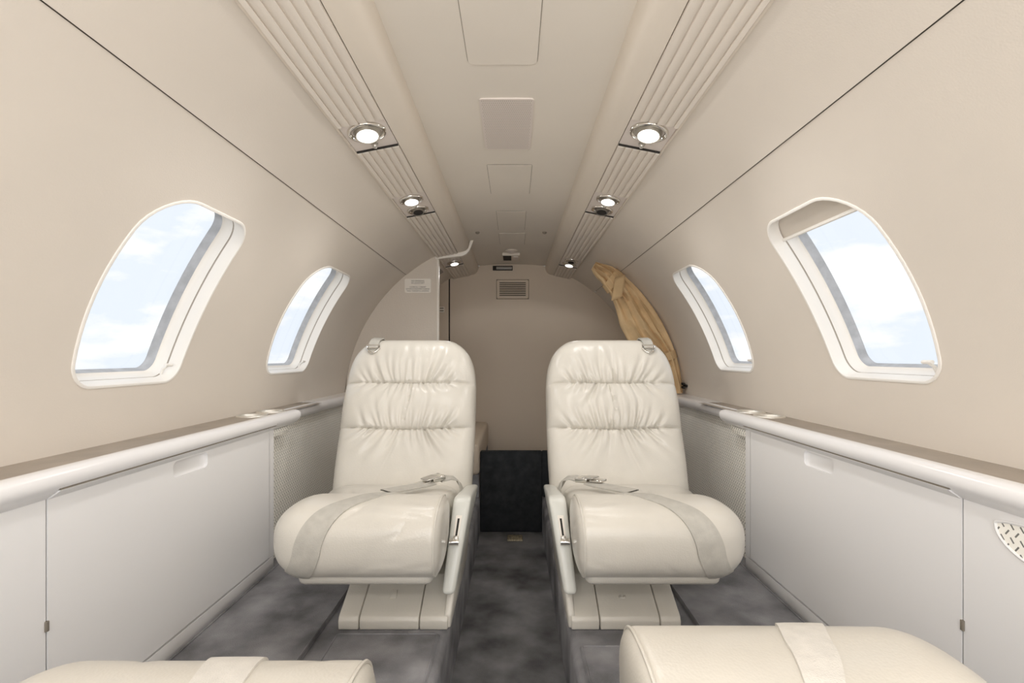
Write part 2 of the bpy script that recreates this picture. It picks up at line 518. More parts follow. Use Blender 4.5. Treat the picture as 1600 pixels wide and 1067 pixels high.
def strip(side, y0, y1, label, wide=.012):
    r0 = root('overhead_ribbed_panel', (side * .284, y0, CZ + .45), label, 'panel', 'ribbed panels along the valances')
    b = MB()
    poly = [sp(side, .005, -.006), sp(side, .005, -.0005), sp(side, .995, -.0005), sp(side, .995, -.006)]
    b.prism(poly, lambda a, c, t: (a, t, c), y0, y1); b.build('backing', RIB, r0, smooth=False)
    ed = [0, .17, .36, .55, .74, .93]
    ed = [.0, .18, .36, .54, .72, .90]
    for k in range(5):
        f0, f1 = ed[k] + .011, ed[k + 1] - .011
        w = f1 - f0
        poly = [sp(side, f0, -.0008), sp(side, f0 + .001, .0026), sp(side, f0 + .012, .0034), sp(side, f1 - .040, .0028), sp(side, f1 - .002, .0010), sp(side, f1, -.0008)]
        b = MB(); b.prism(poly, lambda a, c, t: (a, t, c), y0 + .002, y1 - .002); b.build('slat', RIB, r0, sharp=50)
    poly = [sp(side, .905, -.0008), sp(side, .905, .003), sp(side, .92, .004), sp(side, .985, .004), sp(side, .998, .0025), sp(side, .998, -.0008)]
    b = MB(); b.prism(poly, lambda a, c, t: (a, t, c), y0 + .002, y1 - .002); b.build('edge_rail', RIB, r0, sharp=50)
    return r0

def service(side, y0, y1, lamps, label, nub=None, gap_far=True):
    """plate with reading lamps / air nozzles; lamps: (kind, y, radius)"""
    r0 = root('service_panel', (side * .284, (y0 + y1) / 2, CZ + .45), label, 'service panel', 'reading light panels along the valances')
    b = MB()
    poly = [sp(side, .01, -.008), sp(side, .01, -.002), sp(side, .99, -.002), sp(side, .99, -.008)]
    b.prism(poly, lambda a, c, t: (a, t, c), y0 + .001, y1 - .0035); b.build('plate', PLATE, r0, smooth=False)
    poly = [sp(side, .01, -.009), sp(side, .01, .0012), sp(side, .99, .0012), sp(side, .99, -.009)]
    b = MB(); b.prism(poly, lambda a, c, t: (a, t, c), y1 - .0035, y1 + .0004); b.build('gap', DARK, r0, smooth=False)
    Xv = Vector((sp(side, 1)[0] - sp(side, 0)[0], 0, sp(side, 1)[1] - sp(side, 0)[1])).normalized()
    Yv = Vector((0, 1, 0)); Zv = Vector((sp(side, .5, 1)[0] - sp(side, .5, 0)[0], 0, sp(side, .5, 1)[1] - sp(side, .5, 0)[1]))
    for kind, y, rr, f in lamps:
        c = Vector((sp(side, f)[0], y, sp(side, f)[1])) - Zv * .002
        if kind == 'lamp':
            b = MB(); b.lathe([(rr * .80, -.002), (rr * .82, .003), (rr * .9, .006), (rr, .005), (rr * 1.03, .002), (rr * 1.03, .0)], c, Xv, Yv, Zv, 32)
            bz = b.build('lamp_ring', CHROME, r0, sharp=60)
            # recessed eyeball that leans towards the cabin
            ax = (Zv + Yv * -.18).normalized(); x2 = ax.cross(Xv).normalized(); x1 = x2.cross(ax)
            b = MB(); b.lathe([(rr * .82, -.003), (rr * .74, .000), (rr * .67, .004), (rr * .64, .008), (rr * .61, .0115), (rr * .57, .0115), (rr * .56, .0105)], c, x1, x2, ax, 32)
            ey = b.build('eyeball', SATIN, bz, sharp=60)
            b = MB(); b.lathe([(rr * .565, .0106), (rr * .35, .0112), (0.0001, .0114)], c, x1, x2, ax, 28)
            b.build('lens', LENS, bz)
            l = bpy.data.lights.new('reading_lamp', 'SPOT'); l.energy = READ_W * (.3 if y > 2.2 else 2.2 if y < 0 else 1); l.spot_size = radians(176); l.spot_blend = .25; l.shadow_soft_size = .03  # added lamps behind the camera run stronger to fill the seat fronts
            l.color = (1, .98, .95)
            lo = bpy.data.objects.new('reading_lamp', l); COL.objects.link(lo)
            lo.location = c + ax * .052
            lo.rotation_euler = (-ax).to_track_quat('Z', 'Y').to_euler()
            lo.parent = r0; lo.matrix_parent_inverse = WR[r0.name]
        else:
            b = MB(); b.lathe([(rr * .72, -.002), (rr * .80, .003), (rr * .9, .006), (rr, .005), (rr * 1.03, .002), (rr * 1.03, .0)], c, Xv, Yv, Zv, 28)
            bz = b.build('nozzle_ring', CHROME, r0, sharp=60)
            ax = (Zv - Yv * .30).normalized(); x2 = ax.cross(Xv).normalized(); x1 = x2.cross(ax)
            b = MB(); b.lathe([(rr * .76, -.004), (rr * .70, .000), (rr * .60, .004), (rr * .56, .009), (rr * .53, .0125), (rr * .46, .0125), (rr * .44, .010)], c, x1, x2, ax, 28)
            b.build('nozzle', SATIN, bz, sharp=60)
            b = MB(); b.lathe([(rr * .455, .0112), (.0001, .009)], c, x1, x2, ax, 24); b.build('nozzle_mouth', DARK, bz)
    if nub:
        c = Vector((sp(side, .5)[0], nub, sp(side, .5)[1]))
        b = MB(); b.lathe([(.0001, .009), (.0038, .008), (.0055, .004), (.0058, .001), (.0075, .0005), (.0075, -.003)], c, Xv, Yv, Zv, 16); b.build('button', SATIN, r0, sharp=60)
    return r0

PLY = ((.938, 1.056), (1.352, 1.548), (2.25, 2.45))
for side, sn in ((-1, 'left'), (1, 'right')):
    a, b_, c_ = PLY
    service(side, -.45, -.20, [('lamp', -.33, .034, .5)], 'unseen service panel with one added fill lamp behind the camera, %s valance' % sn)  # unseen panel, added so its lamp fills the cabin from behind
    strip(side, -.20, a[0], 'beige ribbed panel nearest the camera along the %s valance, before its first reading light' % sn)
    service(side, a[0], a[1], [('lamp', .978, .0375, .5)], 'service panel with one big reading light and a button, nearest on the %s valance' % sn, nub=1.032)
    strip(side, a[1], b_[0], 'beige ribbed panel between the first and second light panels of the %s valance' % sn)
    service(side, b_[0], b_[1], [('lamp', 1.400, .034, .5), ('nozzle', 1.498, .033, .5)], 'service panel pairing a lit lamp with an air nozzle, midway along the %s valance' % sn, nub=1.449)
    strip(side, b_[1], YP - .016 if side < 0 else c_[0], 'beige ribbed panel beyond the second light panel of the %s valance' % sn)
    if side < 0:
        strip(side, YP + .012, c_[0] + .04, 'short ribbed panel just behind the partition above the left seat')
        service(side, c_[0] + .04, c_[1] - .03, [('lamp', 2.35, .034, .42)], 'dim service panel with one lit lamp behind the partition on the left')
        strip(side, c_[1] - .03, YB - .002, 'farthest ribbed panel of the left valance, against the rear bulkhead')
    else:
        service(side, c_[0], c_[1], [('nozzle', 2.30, .032, .5), ('lamp', 2.385, .034, .5)], 'dark far service panel with nozzle and lit lamp above the tan curtain')
        strip(side, c_[1], YB - .002, 'farthest ribbed panel of the right valance, against the rear bulkhead')

# light trim flange that caps the near valance where the partition stands
fl = [(-.340, CZ + .444), (-.336, CZ + .430), (-.238, CZ + .443), (-.218, CZ + .445), (-.200, CZ + .453), (-.187, CZ + .468), (-.168, CZ + .514),
      (-.183, CZ + .514), (-.192, CZ + .480), (-.203, CZ + .469), (-.222, CZ + .462), (-.240, CZ + .459)]
b = MB(); b.prism(fl, lambda a, c, t: (a, t, c), YP - .016, YP + .010, .0012)
o = struct(b.build('trim_3', PLAC))

# ------------------------------------------------------------------ partition on the left
XP = -.332
xs = np.linspace(-R + .001, XP, 40)
poly = [(-R + .001, -.02)] + [(x, ZC + sqrt(max(0, (R - .001) ** 2 - x * x))) for x in xs] + [(XP, -.02)]
b = MB(); b.prism(poly, lambda a, c, t: (a, t, c), YP - .006, YP + .006)
pw = struct(b.build('wall_middle', PART, smooth=False))
b = MB(); b.box(XP - .001, XP + .009, YP - .009, YP + .009, -.02, CZ + .448, .0015); b.build('edge_trim', PLAC, pw)

def placard(name, c, w, h, lines, label, parent=None, size=.008, facing='y', ang=0):
    """plate facing the camera (-Y) with raised print"""
    r0 = root(name, c, label, 'placard')
    lp = rrect(c[0] - w / 2, c[0] + w / 2, c[2] - h / 2, c[2] + h / 2, min(w, h) * .12, 5)
    b = MB(); b.prism(lp, lambda a, cc, t: (a, t, cc), c[1] - .0015, c[1] + .0008); b.build('plate', PLAC, r0, smooth=False)
    for txt, dz, sz in lines:
        cu = bpy.data.curves.new('t', 'FONT'); cu.body = txt; cu.size = sz; cu.align_x = 'CENTER'; cu.extrude = .0001
        to = bpy.data.objects.new('t', cu); COL.objects.link(to)
        dg = bpy.context.evaluated_depsgraph_get(); dg.update()
        me = bpy.data.meshes.new_from_object(to.evaluated_get(dg))
        bpy.data.objects.remove(to)
        me.transform(Matrix.Translation((c[0], c[1] - .0018, c[2] + dz)) @ Matrix.Rotation(pi / 2, 4, 'X'))
        me.name = 'lettering'
        fin('lettering', me, INK, r0, smooth=False)
    return r0
pc = at(653, 446.5, YP - .0085)
K = .0062 * 2.18 / 2.18
PX = YP / FPX
placard('placard', pc, 41 * PX, 22 * PX, [('NO SMOKING', 6.4 * PX, 3.2 * PX), ('IN LAVATORY', 3.2 * PX, 3.2 * PX), ('—————', .9 * PX, 2.0 * PX),
        ('CLOSE ALL CABINET', -2.9 * PX, 2.75 * PX), ('DOORS & DRAWERS DURING', -5.9 * PX, 2.75 * PX), ('TAXI, TAKEOFF & LANDING', -9.0 * PX, 2.75 * PX)],
        'white lettered notice on the beige partition above the left seat')
# two little plates aft of the partition; their print is too small to read
c = at(690.5, 483.5, YB - .002)
r0 = root('placard', c, 'tiny pale plate on the rear wall between partition edge and dark joint', 'placard')
b = MB(); b.box(c.x - .018, c.x + .014, YB - .003, YB + .002, c.z - .016, c.z + .016, .002); b.build('plate', PLAC, r0)
for k in (-1, 1):
    b = MB(); b.box(c.x - .012, c.x + .010, YB - .0036, YB - .0028, c.z + k * .007 - .003, c.z + k * .007 + .003); b.build('print_bar', GREYGAP, r0, smooth=False)

th0 = radians(30.2)
r0 = root('placard', cyl(-1, th0, 2.48, R - .004), 'tiny dark-printed plate tucked under the valance behind the partition edge', 'placard')
def wallplate(t0, t1, ya, yb, r_a, r_b, name, m):
    b = MB(); b.prism([(t0, ya), (t1, ya), (t1, yb), (t0, yb)], lambda a, c, t: cyl(-1, a, c, t), r_a, r_b); return b.build(name, m, r0, smooth=False)
wallplate(th0 - .040, th0 + .040, 2.42, 2.54, R - .0025, R - .0055, 'plate', PLATE)
for k in range(4):
    wallplate(th0 - .028, th0 + .028, 2.438 + k * .025, 2.448 + k * .025, R - .0050, R - .0062, 'print_bar', DARK)

# ------------------------------------------------------------------ rear bulkhead fittings
vc = at(801, 452, YB)
r0 = root('air_vent', (vc.x, YB, vc.z), 'louvred air return grille high on the rear bulkhead', 'vent')
s = YB / FPX
lp = rrect(vc.x - 25 * s, vc.x + 25 * s, vc.z - 15 * s, vc.z + 15 * s, 3 * s, 5)
V, F = [], []
inn = rrect(vc.x - 20.5 * s, vc.x + 20.5 * s, vc.z - 11.2 * s, vc.z + 11.2 * s, .6 * s, 5)
lp2 = rrect(vc.x - 24.2 * s, vc.x + 24.2 * s, vc.z - 14.2 * s, vc.z + 14.2 * s, 2.6 * s, 5)
P = np.array([[(a, YB + d, c) for a, c in l] for l, d in ((lp, .001), (lp, -.003), (lp2, -.0085), (inn, -.0085), (inn, -.0012))])
V, F = gridmesh(P, False, True); mesh_obj('vent_frame', V, F, BULK, r0, sharp=30)
b = MB(); b.box(vc.x - 25.5 * s, vc.x + 25.5 * s, YB - .0012, YB + .001, vc.z - 15.5 * s, vc.z + 15.5 * s); b.build('shadow_gap', GREYGAP, r0, smooth=False)
b = MB(); b.box(vc.x - 21 * s, vc.x + 21 * s, YB - .0020, YB + .001, vc.z - 11.5 * s, vc.z + 11.5 * s); b.build('duct', DARK, r0, smooth=False)
for k in range(9):
    z = vc.z - 11.2 * s + k * 22.4 * s / 8
    b = MB()
    b.prism([(-.0085, -.0028), (-.0080, .0028), (-.003, .0042), (-.003, -.001)], lambda a, c, t: (t, YB + a, z + c), vc.x - 20.6 * s, vc.x + 20.6 * s)
    b.build('slat', BULK, r0, smooth=False)
lc = at(785.5, 419, YB)
r0 = root('emergency_light', (lc.x, YB, lc.z), 'slim dark lens slot set above the air vent on the rear bulkhead', 'light')
b = MB(); b.box(lc.x - 15.5 * s, lc.x + 15.5 * s, YB - .006, YB + .002, lc.z - 3.6 * s, lc.z + 3.6 * s, .0015); b.build('housing', DARK, r0)
b = MB(); b.box(lc.x - 10 * s, lc.x + 14.5 * s, YB - .0075, YB - .005, lc.z - 2 * s, lc.z + 2 * s, .001); b.build('lens', GREYW, r0)

# ceiling dome lamp and switch plate near the bulkhead
p = at(799, 392, 2.41)
r0 = root('dome_lamp', (p.x, 2.41, ZT), 'small unlit domed lamp on the ceiling beside the far switch plate', 'lamp')
b = MB(); b.lathe([(.032, .001), (.031, -.004), (.025, -.006)], (p.x, 2.41, ZT), (1, 0, 0), (0, 1, 0), (0, 0, 1), 24); b.build('rim', VAL, r0)
b = MB(); b.lathe([(.025, -.0055), (.017, -.010), (.0001, -.012)], (p.x, 2.41, ZT), (1, 0, 0), (0, 1, 0), (0, 0, 1), 24); b.build('dome', PLATE, r0)
p = at(799.5, 400, 2.52)
r0 = root('switch_plate', (p.x, 2.52, ZT), 'small plate with dark print and a pale square on the ceiling by the bulkhead', 'plate')
b = MB(); b.box(p.x - .048, p.x + .042, 2.46, 2.60, ZT - .014, ZT + .002, .002); b.build('plate', VAL, r0)
b = MB(); b.box(p.x - .044, p.x - .002, 2.47, 2.585, ZT - .0155, ZT - .013); b.build('dark_label', DARK, r0, smooth=False)
b = MB(); b.box(p.x + .006, p.x + .034, 2.48, 2.57, ZT - .018, ZT - .013, .002); b.build('switch', PLATE, r0)

# speaker grille
gx, gw, gy0, gy1 = -.003, .113, .983, 1.222
zg = ZT - .0012
r0 = root('speaker_grille', (gx, 1.1, ZT), 'perforated square speaker cover in the middle of the ceiling', 'speaker')
b = MB(); b.prism(rrect(gx - gw / 2, gx + gw / 2, gy0, gy1, .008, 5), lambda a, c, t: (a, c, t), zg + .003, zg - .0022); b.build('cover', PLATE, r0, sharp=30)
b = MB()
nx, ny = 25, 30
for j in range(ny):
    for i in range(nx - (j % 2)):
        x = gx - gw / 2 + .006 + (i + .5 * (j % 2)) * (gw - .012) / (nx - 1); y = gy0 + .007 + j * (gy1 - gy0 - .014) / (ny - 1)
        q = [(x + .00115 * cos(g), y + .0017 * sin(g), zg - .0024) for g in np.linspace(0, 2 * pi, 7)[:-1]]
        b.add(q, [(5, 4, 3, 2, 1, 0)])
o = b.build('perforations', TRACK, r0, smooth=False); o['kind'] = 'stuff'

# ------------------------------------------------------------------ floor
ZA = -.147
pf = []
for sgn in (-1, 1):
    arc = [(.131 + .022 * (1 - sin(g)), -.022 * (1 - cos(g)) ) for g in np.linspace(0, pi / 2, 7)]
    side_p = [(.76, 0)] + arc + [(.131, -.08), (.131, ZA)]
    side_p = [(sgn * x, z) for x, z in side_p]
    pf += side_p if sgn < 0 else side_p[::-1]
i0 = len(pf) // 2
V, F = extrude_y(pf[:i0], YF, YB); fl_ = mesh_obj('floor', V, F, CARPET, sharp=70); struct(fl_)
V, F = extrude_y(pf[i0:], YF, YB); mesh_obj('platform', V, F, CARPET, fl_, sharp=70)
V, F = extrude_y([(-.131, ZA), (.131, ZA)], YF, YB, ny=20); mesh_obj('aisle_carpet', V, F, CARPET2, fl_)

def mat_piece(name, x0, x1, y0, y1, z, rad, label, bev=.004):
    r0 = root(name, ((x0 + x1) / 2, (y0 + y1) / 2, 0), label, 'carpet')
    b = MB(); b.prism(rrect(x0, x1, y0, y1, rad, 5), lambda a, c, t: (a, c, t), -.002, z, bev, 3)
    b.build('pile', CARPET, r0, sharp=70)
    b = MB(); lp = rrect(x0 + .004, x1 - .004, y0 + .004, y1 - .004, rad, 5); lp.append(lp[0])
    b.tube([(a, c, z + .0003) for a, c in lp], .0022, 6, cap=False)
    b.build('stitched_edge', CARPET, r0)
mat_piece('carpet_mat', -.366, -.146, .50, 1.036, .006, .006, 'grey bound-edge carpet mat on the floor in front of the left aft seat')
mat_piece('carpet_mat', .146, .368, .50, .992, .006, .006, 'grey bound-edge carpet mat in front of the right aft seat')
mat_piece('carpet_strip', -.655, -.402, -.6, 2.1, .010, .02, 'grey carpet strip running along the foot of the left cabinet', .009)
mat_piece('carpet_strip', .412, .655, -.6, 2.04, .010, .02, 'grey carpet strip running along the foot of the right cabinet', .009)

p = at(804.5, 842, 2.0)
r0 = root('floor_plate', (p.x, 1.975, ZA), 'small worn metal plate on the aisle carpet at the foot of the black panel', 'plate')
b = MB(); b.box(p.x - .031, p.x + .031, 1.95, 2.005, ZA - .001, ZA + .006, .002); b.build('plate', BRASSY, r0)
for sx in (-.02, .02):
    b = MB(); b.lathe([(.0001, .002), (.005, .0012), (.006, 0)], (p.x + sx, 1.977, ZA + .006), (1, 0, 0), (0, 1, 0), (0, 0, 1), 10); b.build('screw', GREYGAP, r0)

# black carpeted step closing the aisle, with a pale lid
r0 = root('carpeted_panel', (0, 2.05, ZA), 'black carpeted panel closing the end of the aisle below the rear bulkhead', 'panel')
zs = CZ - .401
b = MB(); b.box(-.1305, .1305, 2.047, 2.075, ZA + .001, zs, .006); b.build('panel', CARPETD, r0)
b = MB(); b.box(.1295, .40, 2.05, 2.075, .001, zs, .006); b.build('side_panel', CARPETD, r0)
r0 = root('lavatory_seat', (-.25, 2.2, 0), 'beige cushioned bench on a grey base behind the left seat, beside the black aisle panel', 'bench')
b = MB(); b.box(-.318, -.1325, 2.03, 2.74, .095, .226, .018, 3); b.build('cushion', BULK, r0, sharp=60)
b = MB(); b.box(-.316, -.1345, 2.035, 2.74, .001, .098, .006); b.build('base', CARPET, r0)

# ------------------------------------------------------------------ side cabinets, ledges, rails
XC = .660
ZD0, ZD1 = .043, .405            # door bottom and the joint under the rail
NOSE = [(.6595, .390), (.655, .3935), (.6465, .399), (.6385, .4065), (.634, .416), (.6355, .426), (.641, .4315), (.650, .4335), (.659, .4335)]
def cabinet(side, yd0, yd1, sn, pull):
    r0 = root('side_cabinet', (side * .69, .7, 0), 'white %s side cabinet with a fold-out door below the grey ledge' % sn, 'cabinet')
    sx = lambda x: side * x
    # body with an opening for the door
    V, F = sheet(YF, 1.361, .040, .405, [[(yd0 - .002, ZD0 - .002), (yd1 + .0035, ZD0 - .002), (yd1 + .0035, .4045), (yd0 - .002, .4045)]], .2, .1)
    b = MB(); b.add([(sx(XC), y, z) for y, z in V], F)
    b.box(*sorted((sx(XC + .0012), sx(XC + .0335))), 1.3385, 1.361, 0, .392)
    b.build('body', WHITE, r0, sharp=30)
    b = MB(); b.box(*sorted((sx(XC + .012), sx(XC + .03))), YF, 1.3375, .02, .396); b.build('carcass', GREYGAP, r0, smooth=False)
    # door: flat leaf with finger pull recess and a lip that flares out under the rail
    pl = rrect(pull[0], pull[1], .364, .3855, .010, 6)
    hole = rrect(pull[0], pull[1], .3535, .3865, .011, 6)
    V, F = sheet(yd0, yd1, ZD0, .389, [hole], .2, .1)
    b = MB(); b.add([(sx(XC - .001), y, z) for y, z in V], F)
    lipP = [(.659, .389), (.6545, .3925), (.646, .3975), (.640, .4015), (.639, .4025), (.64, .403), (.672, .403)]
    V, F = extrude_y([(sx(x), z) for x, z in lipP], yd0, yd1); b.add(V, F)
    # edges of the leaf
    for y in (yd0, yd1):
        b.add([(sx(XC - .001), y, ZD0), (sx(XC + .012), y, ZD0), (sx(XC + .012), y, .403), (sx(XC - .001), y, .389), (sx(.646), y, .3975), (sx(.639), y, .4025)], [(0, 1, 2, 5, 4, 3)])
    b.add([(sx(XC - .001), yd0, ZD0), (sx(XC + .012), yd0, ZD0), (sx(XC + .012), yd1, ZD0), (sx(XC - .001), yd1, ZD0)], [(0, 1, 2, 3)])
    d = b.build('door', WHITE, r0, sharp=50)
    inn = rrect(pull[0] + .006, pull[1] - .006, .361, .3845, .009, 6)
    P = np.array([[(sx(XC - .001), y, z) for y, z in hole], [(sx(XC + .004), y, z) for y, z in hole], [(sx(XC + .009), y, z) for y, z in inn]])
    V, F = gridmesh(P, False, True); F.append(tuple(range(2 * len(hole), 3 * len(hole))))
    mesh_obj('finger_pull', V, F, WHITE, d, sharp=50)
    b = MB(); b.box(*sorted((sx(.6392), sx(.668))), yd0, yd1, .4032, .4052); b.build('joint', GREYGAP, r0, smooth=False)
    # hinge pieces low on the near joint
    for z0, z1 in ((.20, .215), (.085, .095)):
        b = MB(); b.box(*sorted((sx(XC - .003), sx(XC + .002))), yd0 - .004, yd0 + .001, z0, z1, .0008); b.build('hinge', GREYGAP, r0)
    return r0
cabinet(-1, .700, 1.334, 'left', (.958, 1.066))
cabinet(1, .703, 1.331, 'right', (.985, 1.085))

for side, nm in ((-1, 'baseboard_left'), (1, 'baseboard_right')):
    b = MB(); b.box(*sorted((side * XC, side * (XC + .02))), YF, 1.361, 0, .0375, .001)
    o = struct(b.build(nm, WHITE))
    b = MB(); b.box(*sorted((side * (XC + .006), side * (XC + .02))), YF, 1.34, .03, .045); b.build('shadow_gap', GREYGAP, o, smooth=False)

def ledge(side, yd0, yd1, sn, cups):
    r0 = root('armrest_ledge', (side * .69, .7, .43), 'grey-topped armrest ledge with white rounded rail and cup holders, %s side' % sn, 'armrest')
    sx = lambda x: side * x
    holes = []
    for (cx_, cy_, cr_) in cups:
        holes.append([(cx_ + cr_ * cos(g), cy_ + cr_ * sin(g)) for g in np.linspace(0, 2 * pi, 29)[:-1]])
    V, F = sheet(.656, .7455, YF, 1.70, holes, .03, .2)
    b = MB(); b.add([(sx(x), y, .4325) for x, y in V], F); b.build('ledge_top', TAUPE, r0, smooth=False)
    b = MB()
    V, F = extrude_y([(sx(x), z) for x, z in NOSE], YF, yd0 - .002); b.add(V, F)
    short = [(.662, .4055), (.640, .4055)] + NOSE[4:]
    V, F = extrude_y([(sx(x), z) for x, z in short], yd0 - .002, yd1 + .002); b.add(V, F)
    b.add([(sx(x), yd0 - .002, z) for x, z in NOSE[:4]] + [(sx(.66), yd0 - .002, .4055)], [(0, 1, 2, 3, 4)])
    V, F = extrude_y([(sx(x), z) for x, z in NOSE], yd1 + .002, 1.475); b.add(V, F)
    b.add([(sx(x), yd1 + .002, z) for x, z in NOSE[:4]] + [(sx(.66), yd1 + .002, .4055)], [(0, 1, 2, 3, 4)])
    # rounded aft end of the thick rail
    cxx, czz = .660, .406
    rings = []
    for k in range(6):
        g = k / 5 * pi / 2
        rings.append([(sx(cxx + (x - cxx) * cos(g)), 1.475 + .016 * sin(g), czz + (z - czz) * (cos(g) * .75 + .25)) for x, z in NOSE])
    V, F = gridmesh(np.array(rings)); b.add(V, F)
    b.build('rail', WHITE2, r0, sharp=50)
    thin = [(.702, .393), (.690, .394), (.676, .400), (.668, .410), (.667, .422), (.672, .430), (.680, .4335), (.690, .4335)]
    b = MB(); V, F = extrude_y([(sx(x), z) for x, z in thin], 1.44, 2.16); b.add(V, F)
    b.add([(sx(.688), 1.70, .4333), (sx(.745), 1.70, .4333), (sx(.745), 2.16, .4333), (sx(.688), 2.16, .4333)], [(0, 1, 2, 3)])
    b.build('thin_rail', WHITE2, r0, sharp=50)
    b = MB(); b.box(*sorted((sx(.664), sx(.697))), 1.363, 1.46, .366, .388, .004); b.build('cloth_lip', FABRIC, r0)
    for (cx_, cy_, cr_) in cups:
        b = MB()
        b.lathe([(cr_ - .003, -.026), (cr_ - .002, .0), (cr_, .003), (cr_ + .004, .0035), (cr_ + .006, .0015), (cr_ + .006, -.001)], (sx(cx_), cy_, .4325), (1, 0, 0), (0, 1, 0), (0, 0, 1), 36)
        h = b.build('cup_holder', RINGM, r0, sharp=60)
        b = MB(); b.lathe([(cr_ - .003, -.026), (.0001, -.026)], (sx(cx_), cy_, .4325), (1, 0, 0), (0, 1, 0), (0, 0, 1), 36)
        b.build('cup_bottom', RINGM, h)
    return r0
ledge(-1, .700, 1.334, 'left', ((.700, 1.325, .034), (.700, 1.425, .034)))
ledge(1, .703, 1.331, 'right', ((.700, 1.312, .034), (.700, 1.415, .034)))

# cloth-lined cut-out under the rail, near right
r0 = root('cloth_pocket', (.66, .58, .34), 'oval cloth-lined cut-out under the right rail at the picture edge', 'pocket')
e = [(.575 + .078 * cos(g), .372 + .042 * sin(g) if sin(g) < 0 else .372 + .01 * sin(g)) for g in np.linspace(0, 2 * pi, 41)[:-1]]
b = MB(); b.prism(e, lambda a, c, t: (t, a, c), .6585, .663); b.build('cloth_patch', FABRIC, r0, sharp=40)
b = MB(); e2 = e + [e[0]]; b.tube([(.6588, a, c) for a, c in e2], .0022, 6, cap=False); b.build('rim', WHITE, r0)

# ------------------------------------------------------------------ tan curtain gathered along the right arch
def curtain():
    YC = 2.085
    r0 = root('curtain', (.66, YC, .45), 'tan suede curtain gathered and strapped along the right arch behind the seat', 'curtain')
    _S = np.linspace(0, 1, 200)
    _W = np.interp(_S, [0, .03, .08, .14, .20, .30, .42, .56, .68, .76, .86, 1], [.034, .056, .078, .092, .100, .125, .155, .160, .120, .088, .100, .080])
    _W[6:-6] = np.convolve(_W, np.ones(13) / 13, 'valid')
    def sec(s, grow=0., n=72):
        th = radians(30.5 + s * 55)
        Wt = np.interp(s, _S, _W)
        Ro = np.interp(s, [0, .1, .2, 1], [.715, .738, .739, .738])
        th0 = th
        P = []
        for k in range(n):
            g = 2 * pi * k / n
            hw, hy = Wt / 2 + grow, np.interp(s, [0, .15, .5, .75, 1], [.020, .024, .036, .026, .03]) + grow
            fold = 1 + .10 * sin(5 * g + 2.2 * sin(3.1 * s) + 1) * (1 if grow == 0 else .3) + .05 * sin(9 * g - 6 * s)
            if grow: fold = 1.06
            q = abs(cos(g)) ** .9 * (1 if cos(g) > 0 else -1)
            ri = Ro - Wt / 2 + q * hw * min(fold, 1.0 if cos(g) > .5 else 9)
            y = YC + hy * fold * sin(g) - .0
            if sin(g) < 0 and not grow:   # folds running down the length of the cloth
                y += .011 * (-sin(g)) * sin(13 * q + 2.5 * sin(2.2 * s + .4) + 5 * s) + .004 * (-sin(g)) * sin(31 * q - 7 * s)
            P.append((ri * sin(th0), y, ZC + ri * cos(th0)))
        return P
    ss = np.linspace(0, 1, 90)
    P = np.array([sec(s) for s in ss])
    V, F = gridmesh(P, False, True)
    n = P.shape[1]; F.append(tuple(range(n))); F.append(tuple(range(89 * n, 90 * n)))
    cl = mesh_obj('cloth', V, F, CURT, r0, sharp=70)
    for s0, s1 in ((.125, .185), (.735, .785)):
        P = np.array([sec(s, .0035, 72) for s in np.linspace(s0, s1, 6)])
        V, F = gridmesh(P, False, True); mesh_obj('tie_strap', V, F, CURT2, r0, sharp=60)
    # loose strap end hanging from the upper tie
    a = at(969, 432, 2.035); c = at(963, 467, 2.03)
    b = MB(); b.add([], [])
    d = (c - a); sdw = Vector((.022, 0, .008))
    P = np.array([[tuple(a + d * t + sdw * u + Vector((0, -.004 * sin(3 * t) + lay, 0))) for u in (-1, -.5, 0, .5, 1)] for lay in (0,) for t in np.linspace(0, 1, 8)])
    V, F = gridmesh(P)
    o = mesh_obj('strap_end', V, F, CURT2, r0)
    md = o.modifiers.new('thick', 'SOLIDIFY'); md.thickness = .004
    for k, (px, py) in enumerate(((1069, 600), (1069, 605.5), (1073, 603))):
        p = at(px, py, 2.04)
        b = MB(); b.lathe([(.0001, -.005), (.004, -.004), (.0055, 0), (.0055, .03)], p, (1, 0, 0), (0, 0, 1), (0, 1, 0), 10); b.build('snap', DARK, r0)
curtain()

